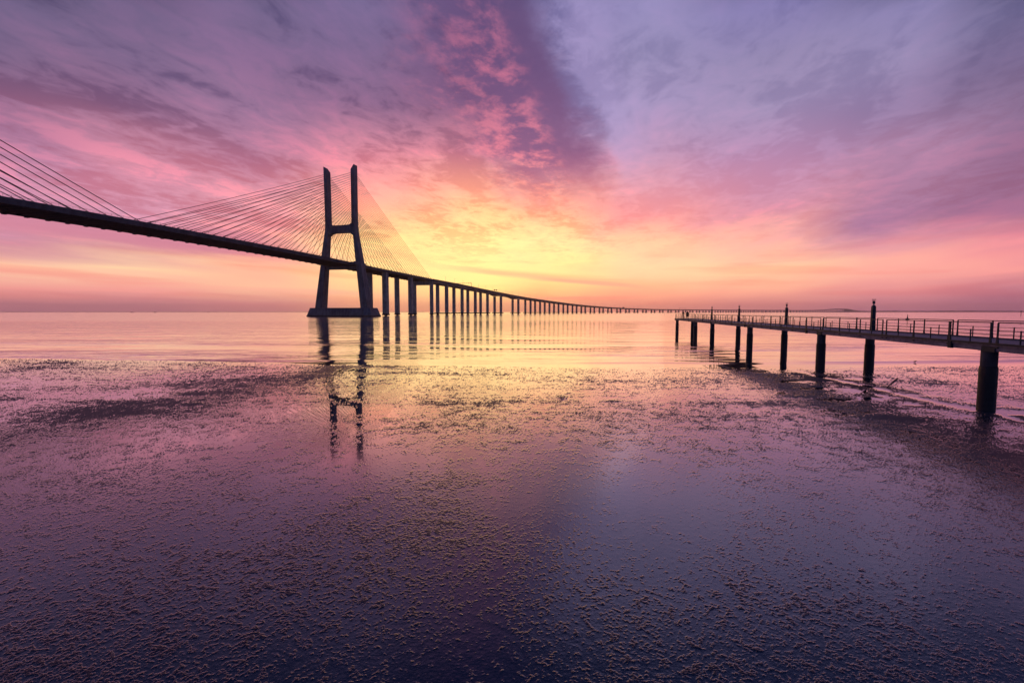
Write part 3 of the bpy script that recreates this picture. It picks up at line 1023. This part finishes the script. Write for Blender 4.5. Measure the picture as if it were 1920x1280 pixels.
def gantry(s, htop, label, wid=15.0, boxes=8):
    p, a, n = vp(s); z = vz(s)
    g_ = empty('sign_gantry', (p.x, p.y, z), label, 'gantry', 'sign gantries over the viaduct')
    for k in (-1, 1):
        mb = MB(); mb.box(p + n * (k * wid) + UP * (z + htop / 2), (0.4, 0.5, htop), (a.x, a.y)); mb.build('post', M_STEEL, g_)
    mb = MB(); mb.tube(p - n * wid + UP * (z + htop - 0.2), p + n * wid + UP * (z + htop - 0.2), 0.14, n=6)
    mb.build('beam', M_STEEL, g_)
    mb = MB()
    for k in range(boxes):
        w_ = -wid + 1.5 + k * (2 * wid - 3) / max(1, boxes - 1)
        m3 = MB(); m3.box(p + n * w_ - a * 0.3 + UP * (z + htop - 0.2), (0.3, 1.5 if k % 3 else 2.2, 1.0), (a.x, a.y))
        m3.build('signal_panel', M_STEEL, g_)


gantry(113, 6.6, 'thin sign gantry with a row of small panels on the viaduct deck nearest the tower')
p, a, n = vp(268)
g2 = empty('overhead_sign', tuple(p + n * 11 + UP * vz(268)), 'pair of small dark road signs above the viaduct deck, right of the long gantry', 'road sign')
for k in (0, 1):
    mb = MB(); mb.box(p + n * (10.0 + k * 4.4) + UP * (vz(268) + 4.0), (0.3, 3.2, 2.0), (a.x, a.y)); mb.build('sign_panel', M_STEEL, g2)
    mb = MB(); mb.box(p + n * (10.0 + k * 4.4) + UP * (vz(268) + 1.35), (0.2, 0.25, 3.28), (a.x, a.y)); mb.build('post', M_STEEL, g2)
gantry(1925, 7.5, 'faint square sign gantry on the viaduct just above the end of the jetty', 15, 2)

# lorry on the viaduct
p, a, n = vp(1310)
lz = vz(1310) - 0.3
lorry = empty('lorry', tuple(p + n * 9 + UP * lz), 'tiny dark lorry crossing the low part of the viaduct', 'lorry')
q = p + n * 9
mb = MB(); mb.box(q + UP * (lz + 2.55), (9.5, 2.5, 3.0), (a.x, a.y)); mb.build('cargo_box', M_HULL, lorry, bevel=0.08)
mb = MB(); mb.box(q + a * 6.2 + UP * (lz + 2.0), (2.2, 2.4, 2.7), (a.x, a.y)); mb.build('cab', M_HULL, lorry, bevel=0.25)
mb = MB(); mb.box(q + a * 1.2 + UP * (lz + 0.83), (12.0, 1.1, 0.34), (a.x, a.y)); mb.build('chassis', M_STEEL, lorry)
for dx_ in (-3.4, -2.2, 6.2):
    for k in (-1, 1):
        c_ = q + a * dx_ + n * (k * 1.0) + UP * (lz + 0.5)
        mb = MB(); mb.tube(c_ - n * 0.16, c_ + n * 0.16, 0.5, n=14); mb.build('wheel', M_STEEL, lorry)

# ------------------------------------------------------------------ jetty
JD = Vector((0.173, 1.0, 0)).normalized(); JN = Vector((JD.y, -JD.x, 0))
J0 = Vector((23.8, 22.4, 0))          # near edge of the deck at station 0
JW = 4.25
ZD = 3.42


def J(s, w, z):
    return J0 + JD * s + JN * w + UP * z


S0, S1 = -13.0, 86.6
jetty = empty('jetty', tuple(J(0, JW / 2, 0)), 'long narrow jetty on round piles with railings running out to the water', 'jetty')
mb = MB()
s = S0
while s < S1 - 0.01:
    e = min(s + 17.0, S1)
    mb.box(J((s + e) / 2, JW / 2, ZD - 0.075), (e - s - 0.03, JW, 0.15), (JD.x, JD.y))
    s = e
mb.build('deck_slab', M_DECKING, jetty, bevel=0.015)
for w in (0.24, JW - 0.24):
    mb = MB(); mb.box(J((S0 + S1) / 2, w, ZD - 0.15 - 0.118), (S1 - S0, 0.34, 0.235), (JD.x, JD.y))
    mb.build('side_beam', M_BEAM, jetty, bevel=0.02)
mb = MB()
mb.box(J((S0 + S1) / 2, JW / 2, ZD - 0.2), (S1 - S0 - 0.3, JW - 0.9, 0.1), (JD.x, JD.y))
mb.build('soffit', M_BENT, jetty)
mb = MB()
mb.box(J(S1 + 0.12, JW / 2, ZD - 0.2), (0.22, JW + 0.1, 0.46), (JD.x, JD.y))
mb.build('end_beam', M_BEAM, jetty, bevel=0.02)
for w, sg in ((-0.035, -1), (JW + 0.035, 1)):
    mb = MB(); mb.box(J((S0 + S1) / 2, w, ZD + 0.0), (S1 - S0, 0.06, 0.09), (JD.x, JD.y))
    mb.build('edge_strip', M_RAIL, jetty)
BENTS = [(0.8, 0.8), (18.0, 17.2), (36.3, 34.6), (54.6, 52.4), (67.0, 68.4), (86.1, 86.1)]
for bn_, bf_ in BENTS:
    mb = MB()
    q_ = [J(bn_ - 0.3, 0.09, 0), J(bn_ + 0.3, 0.09, 0), J(bf_ + 0.3, JW - 0.09, 0), J(bf_ - 0.3, JW - 0.09, 0)]
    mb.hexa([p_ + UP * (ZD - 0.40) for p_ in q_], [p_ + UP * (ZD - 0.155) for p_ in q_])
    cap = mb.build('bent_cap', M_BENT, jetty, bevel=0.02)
    for w, bs in ((0.045, bn_), (JW - 0.045, bf_)):
        mb = MB(); mb.box(J(bs - 0.42, w, ZD - 0.238), (0.80, 0.06, 0.38), (JD.x, JD.y)); mb.build('joint_plate', M_BENT, jetty, bevel=0.01)
    for w, bs in ((0.42, bn_), (JW - 0.42, bf_)):
        c_ = J(bs, w, 0)
        mb = MB(); mb.lathe(c_, [(0.325, 2.15), (0.325, 3.03)], 24)
        pile = mb.build('pile', M_PILE, jetty, smooth=False)
        mb = MB()
        prof = [(0.36, -1.4)]
        for k in range(20):
            prof.append((0.355 + 0.012 * random.random(), -0.2 + 2.3 * k / 19))
        prof += [(0.35, 2.2), (0.327, 2.23)]
        mb.lathe(c_, prof, 24)
        mb.build('weathered_sleeve', M_WETPILE, pile)
for bs in [2.8 + 17.15 * k for k in range(5)]:
    for w, sg in ((0.03, -1), (JW - 0.03, 1)):
        mb = MB(); mb.box(J(bs, w, ZD - 0.2), (0.26, 0.16, 0.42), (JD.x, JD.y)); mb.build('bracket', M_BENT, jetty, bevel=0.02)


def railing(w, sg, lbl):
    top = MB()
    step = 17.1 / 6
    st = []
    k = -4
    while k * step + 0.1 < S1 - 0.2:
        st.append((k, k * step + 0.1)); k += 1
    seg_pts = []
    x0 = S0 + 0.1
    doubles = [s_ for (k_, s_) in st if k_ % 3 == 0]
    bounds = [S0 + 0.1] + [d_ for d_ in doubles if d_ > S0 + 1] + [S1 - 0.1]
    for i_, (a_, b_) in enumerate(zip(bounds[:-1], bounds[1:])):
        a2 = a_ + (0.2 if i_ > 0 else 0); b2 = b_ - (0.2 if i_ < len(bounds) - 2 else 0)
        top.box(J((a2 + b2) / 2, w, ZD + 1.045), (b2 - a2, 0.05, 0.05), (JD.x, JD.y))
        for zz_, r_ in ((0.66, 0.014), (0.42, 0.012), (0.24, 0.018)):
            top.tube(J(a2, w, ZD + zz_), J(b2, w, ZD + zz_), r_, n=6)
    rl = top.build('railing', M_RAIL, jetty)

    def post(s_, tall, thick):
        mb = MB()
        if tall:
            h1 = 1.02
            mb.hexa([J(s_ - thick * 1.9, w - 0.03, ZD - 0.22), J(s_ + thick * 1.9, w - 0.03, ZD - 0.22), J(s_ + thick * 1.9, w + 0.03, ZD - 0.22), J(s_ - thick * 1.9, w + 0.03, ZD - 0.22)],
                    [J(s_ - thick * 1.6, w - 0.03, ZD + 0.12), J(s_ + thick * 1.6, w - 0.03, ZD + 0.12), J(s_ + thick * 1.6, w + 0.03, ZD + 0.12), J(s_ - thick * 1.6, w + 0.03, ZD + 0.12)])
            mb.hexa([J(s_ - thick * 1.6, w - 0.029, ZD + 0.121), J(s_ + thick * 1.6, w - 0.029, ZD + 0.121), J(s_ + thick * 1.6, w + 0.029, ZD + 0.121), J(s_ - thick * 1.6, w + 0.029, ZD + 0.121)],
                    [J(s_ - thick, w - 0.025, ZD + 0.36), J(s_ + thick, w - 0.025, ZD + 0.36), J(s_ + thick, w + 0.025, ZD + 0.36), J(s_ - thick, w + 0.025, ZD + 0.36)])
            mb.box(J(s_, w, ZD + 0.69), (thick * 2, 0.048, 0.655), (JD.x, JD.y))
            mb.build('post', M_RAIL, rl)
        else:
            mb.box(J(s_, w, ZD + 0.30), (0.045, 0.04, 0.78), (JD.x, JD.y))
            mb.build('short_post', M_RAIL, rl)
    for k_, s_ in st:
        if k_ % 3 == 0:
            post(s_ - 0.2, True, 0.035)
            if s_ + 0.2 < S1:
                post(s_ + 0.2, True, 0.035)
        elif (k_ % 6) in (1,):
            post(s_, True, 0.075)
        else:
            post(s_, True, 0.035)
        if s_ + step / 2 < S1:
            post(s_ + step / 2, False, 0.02)
    return rl


railing(0.04, -1, 'near')
railing(JW - 0.04, 1, 'far')
# railing across the seaward end
mb = MB()
for zz_, r_ in ((1.045, 0.026), (0.66, 0.014), (0.24, 0.018)):
    mb.tube(J(S1 - 0.05, 0.1, ZD + zz_), J(S1 - 0.05, JW - 0.1, ZD + zz_), r_, n=6)
for w in (0.1, 1.4, 2.8, JW - 0.1):
    mb.box(J(S1 - 0.05, w, ZD + 0.5), (0.05, 0.05, 1.04), (JD.x, JD.y))
mb.build('end_railing', M_RAIL, jetty)


# bollard lights on the far edge
def make_lamp(s_, label):
    c_ = J(s_, JW - 0.17, ZD)
    L_ = empty('jetty_light', tuple(c_), label, 'lamp', 'square column lights along the far edge of the jetty')
    mb = MB()
    def sq(h, z): return [c_ + JD * (a * h) + JN * (b * h) + UP * z for a, b in ((-1, -1), (1, -1), (1, 1), (-1, 1))]
    mb.sweep([sq(0.155, 0.004), sq(0.135, 1.0), sq(0.13, 1.98), sq(0.085, 2.14)])
    mb.build('column', M_STEEL, L_, bevel=0.012)
    mb = MB(); mb.lathe(c_ + UP * 2.145, [(0.05, 0), (0.05, 0.10)], 10); mb.build('glass_neck', M_GLASS, L_)
    mb = MB(); mb.lathe(c_ + UP * 2.25, [(0.09, 0), (0.10, 0.02), (0.10, 0.23), (0.09, 0.25)], 16); mb.build('lamp_head', M_STEEL, L_, bevel=0.008)
    mb = MB()
    for a, b in ((-1, -1), (1, -1), (1, 1), (-1, 1)):
        mb.tube(c_ + JD * (a * 0.07) + JN * (b * 0.07) + UP * 2.49, c_ + JD * (a * 0.07) + JN * (b * 0.07) + UP * 2.6, 0.01, n=5)
    mb.build('rod', M_STEEL, L_)
    mb = MB(); mb.lathe(c_ + UP * 2.6, [(0.145, 0), (0.145, 0.035), (0.12, 0.04)], 16); mb.build('cap', M_STEEL, L_)
    return L_


make_lamp(17.4, 'largest dark square column light on the far edge of the jetty, nearest the viewer')
make_lamp(34.9, 'second dark column light along the jetty, with a round head')
make_lamp(53.1, 'third dark column light along the jetty, left of the middle')
make_lamp(70.0, 'fourth and smallest column light, next to the people at the jetty end')


# ------------------------------------------------------------------ people
def person(loc, face, joints, edges, radii, label, coat=None, scale=1.0):
    root = empty('person', loc, label, 'person', 'people at the end of the jetty')
    me = bpy.data.meshes.new('body')
    ca_, sa_ = math.cos(face), math.sin(face)
    P_ = [((x_ * ca_ - y_ * sa_) * scale, (x_ * sa_ + y_ * ca_) * scale, z_ * scale) for x_, y_, z_ in joints]
    me.from_pydata(P_, edges, [])
    o = bpy.data.objects.new('body', me); COL.objects.link(o); o.parent = root
    md = o.modifiers.new('skin', 'SKIN')
    for v_, r_ in zip(me.skin_vertices[0].data, radii):
        v_.radius = (r_[0] * scale, r_[1] * scale)
    me.skin_vertices[0].data[0].use_root = True
    ss_ = o.modifiers.new('sub', 'SUBSURF'); ss_.levels = 1; ss_.render_levels = 1
    me.materials.append(M_CLOTH)
    hd = P_[4]
    mb = MB(); mb.lathe(Vector(loc) + Vector(hd) + Vector((0, 0, -0.02)), [(0.02, -0.10), (0.10, -0.04), (0.112, 0.04), (0.09, 0.12), (0.02, 0.15)], 10)
    mb.build('hair', M_WOOD, root, smooth=True)
    if coat:
        mb = MB(); mb.lathe(Vector(loc), coat, 14); mb.build('coat', M_CLOTH, root, smooth=True)
    return root


def body(lean=0.0, stance=0.18, arm=0.25, fwd=0.0):
    j = [(0, 0, 0.92), (lean * 0.3, 0, 1.15), (lean * 0.7, 0, 1.38), (lean * 0.9, 0, 1.50), (lean, 0, 1.63), (lean * 1.05, 0.0, 1.70),
         (-0.10, 0, 0.88), (-stance, 0.02, 0.48), (-stance - 0.04, 0, 0.08), (-stance - 0.04, -0.14, 0.03),
         (0.10, 0, 0.88), (stance, -0.02, 0.48), (stance + 0.04, 0, 0.08), (stance + 0.04, -0.14, 0.03),
         (lean * 0.7 - 0.19, 0, 1.40), (-arm - 0.05, -fwd * 0.5, 1.14), (-arm, -fwd, 0.92), (-arm + 0.01, -fwd - 0.03, 0.82),
         (lean * 0.7 + 0.19, 0, 1.40), (arm + 0.05, -fwd * 0.5, 1.14), (arm, -fwd, 0.92), (arm - 0.01, -fwd - 0.03, 0.82)]
    e = [(0, 1), (1, 2), (2, 3), (3, 4), (4, 5), (0, 6), (6, 7), (7, 8), (8, 9), (0, 10), (10, 11), (11, 12), (12, 13), (2, 14), (14, 15), (15, 16), (16, 17), (2, 18), (18, 19), (19, 20), (20, 21)]
    r = [(0.15, 0.11), (0.14, 0.11), (0.17, 0.12), (0.06, 0.06), (0.085, 0.10), (0.08, 0.09), (0.095, 0.095), (0.065, 0.065), (0.045, 0.045), (0.04, 0.035), (0.095, 0.095), (0.065, 0.065), (0.045, 0.045), (0.04, 0.035),
         (0.06, 0.06), (0.048, 0.048), (0.036, 0.036), (0.04, 0.02), (0.06, 0.06), (0.048, 0.048), (0.036, 0.036), (0.04, 0.02)]
    return j, e, r


j, e, r = body(-0.05, 0.22, 0.26, 0.25)
person((39.05, 104.0, ZD + 0.004), R(20), j, e, r, 'person in dark clothes standing with legs apart, left one of the two people')
j, e, r = body(0.04, 0.14, 0.28, 0.05)
person((40.1, 104.2, ZD + 0.004), R(-30), j, e, r, 'person in a bulky dark coat, right one of the two people', coat=[(0.30, 0.50), (0.27, 0.85), (0.25, 1.1), (0.27, 1.35), (0.12, 1.52)])

# ------------------------------------------------------------------ small things on mud and water
mb = MB()
stick_pts = [Vector((24.55, 29.65, -0.05)), Vector((24.9, 29.8, 0.14)), Vector((25.25, 29.9, 0.36)), Vector((25.62, 30.0, 0.60))]
for i, (a_, b_) in enumerate(zip(stick_pts[:-1], stick_pts[1:])):
    mb.tube(a_, b_, 0.028 + i * 0.006, 0.034 + i * 0.006, n=7)
tag(mb.build('stick', M_WOOD), 'dark stick stuck slanting in the wet mud behind the jetty piles', 'stick')

bx, by = 39.7, 44.6
bird = empty('wading_bird', (bx, by, 0), 'small dark bird wading in the shallow water beyond the jetty', 'bird')
me = bpy.data.meshes.new('body')
me.from_pydata([(-0.02, 0, 0.12), (0.07, 0, 0.15), (-0.11, 0, 0.11), (-0.17, 0, 0.10), (0.11, 0, 0.19), (0.13, 0, 0.22)], [(0, 1), (0, 2), (2, 3), (1, 4), (4, 5)], [])
ob = bpy.data.objects.new('body', me); COL.objects.link(ob); ob.parent = bird
ob.modifiers.new('skin', 'SKIN')
for v_, r_ in zip(me.skin_vertices[0].data, (0.06, 0.045, 0.035, 0.012, 0.022, 0.028)):
    v_.radius = (r_, r_)
ob.modifiers.new('sub', 'SUBSURF').levels = 1
me.materials.append(M_FEATHER)
mb = MB(); mb.tube((bx + 0.15, by, 0.22), (bx + 0.22, by, 0.205), 0.008, 0.003, n=5); mb.build('beak', M_STEEL, bird)
for k in (-1, 1):
    mb = MB(); mb.tube((bx + 0.01, by + k * 0.025, 0.09), (bx + 0.0, by + k * 0.025, -0.03), 0.006, n=5); mb.build('leg', M_STEEL, bird)

bu = empty('channel_buoy', (254.3, 293, 0), 'small dark conical channel buoy floating just above the jetty rail line', 'buoy')
mb = MB(); mb.lathe((254.3, 293, 0), [(0.9, -0.6), (1.05, 0.0), (1.0, 0.55), (0.7, 0.62)], 16); mb.build('float', M_BUOY, bu)
mb = MB(); mb.lathe((254.3, 293, 0.62), [(0.5, 0), (0.34, 0.7), (0.2, 1.4), (0.13, 2.0)], 12); mb.build('tower', M_BUOY, bu)
mb = MB(); mb.lathe((254.3, 293, 2.62), [(0.05, 0), (0.22, 0.15), (0.22, 0.4), (0.03, 0.62)], 10); mb.build('topmark', M_STEEL, bu)

cm = empty('channel_marker', (629, 563.4, 0), 'faint slim channel marker standing in the water at the right edge', 'marker')
mb = MB(); mb.tube((629, 563.4, -1.5), (629, 563.4, 4.6), 0.28, 0.2, n=10); mb.build('post', M_BUOY, cm)
mb = MB(); mb.box((629, 563.4, 5.2), (1.2, 1.2, 1.2)); mb.build('daymark', M_BUOY, cm, bevel=0.05)


def boat(x, y, L_, label):
    b_ = empty('fishing_boat', (x, y, 0), label, 'boat', 'distant fishing boats near the left horizon')
    mb = MB(); secs = []
    for k in range(9):
        f = k / 8; w_ = 0.17 * L_ * (1 - (2 * f - 0.9) ** 4 * 0.9 if f > 0.45 else 1) * (1 if f < 0.6 else max(0.05, 1 - ((f - 0.6) / 0.4) ** 2))
        sh = 0.12 * L_ + 0.08 * L_ * max(0, f - 0.4)
        xx = x + (f - 0.5) * L_
        secs.append([Vector((xx, y - w_, sh)), Vector((xx, y + w_, sh)), Vector((xx, y + w_ * 0.6, -0.3)), Vector((xx, y - w_ * 0.6, -0.3))])
    mb.sweep(secs); mb.build('hull', M_HULL, b_)
    mb = MB(); mb.box((x - L_ * 0.12, y, 0.12 * L_ + 0.09 * L_), (L_ * 0.26, L_ * 0.2, L_ * 0.18)); mb.build('cabin', M_HULL, b_, bevel=0.05)
    mb = MB(); mb.tube((x + L_ * 0.1, y, 0.1 * L_), (x + L_ * 0.1, y, 0.5 * L_), 0.1, 0.06, n=6); mb.build('mast', M_STEEL, b_)


boat(-2450, 2940, 16, 'tiny dark fishing boat on the left horizon, nearest the picture edge')
boat(-2230, 2850, 14, 'tiny dark fishing boat, middle one on the left horizon')
boat(-2010, 3020, 12, 'tiny dark fishing boat, the one closest to the bridge tower')

# ------------------------------------------------------------------ haze
mb = MB()
mb.box((0, 6000, 83), (25200, 12900, 174.5))
hz_m = bpy.data.materials.new('haze_air'); hz_m.use_nodes = True
TH = NT(hz_m.node_tree)
for nd in list(TH.n):
    TH.n.remove(nd)
pv = TH.new('ShaderNodeVolumePrincipled')
pv.inputs['Color'].default_value = (0.95, 0.86, 0.84, 1)
pv.inputs['Density'].default_value = 6e-5
pv.inputs['Anisotropy'].default_value = 0.82
ho = TH.new('ShaderNodeOutputMaterial')
TH.l.new(pv.outputs[0], ho.inputs['Volume'])
hz_o = mb.build('haze', hz_m)
tag(hz_o, 'thin warm haze over the estuary', 'haze', kind='stuff')
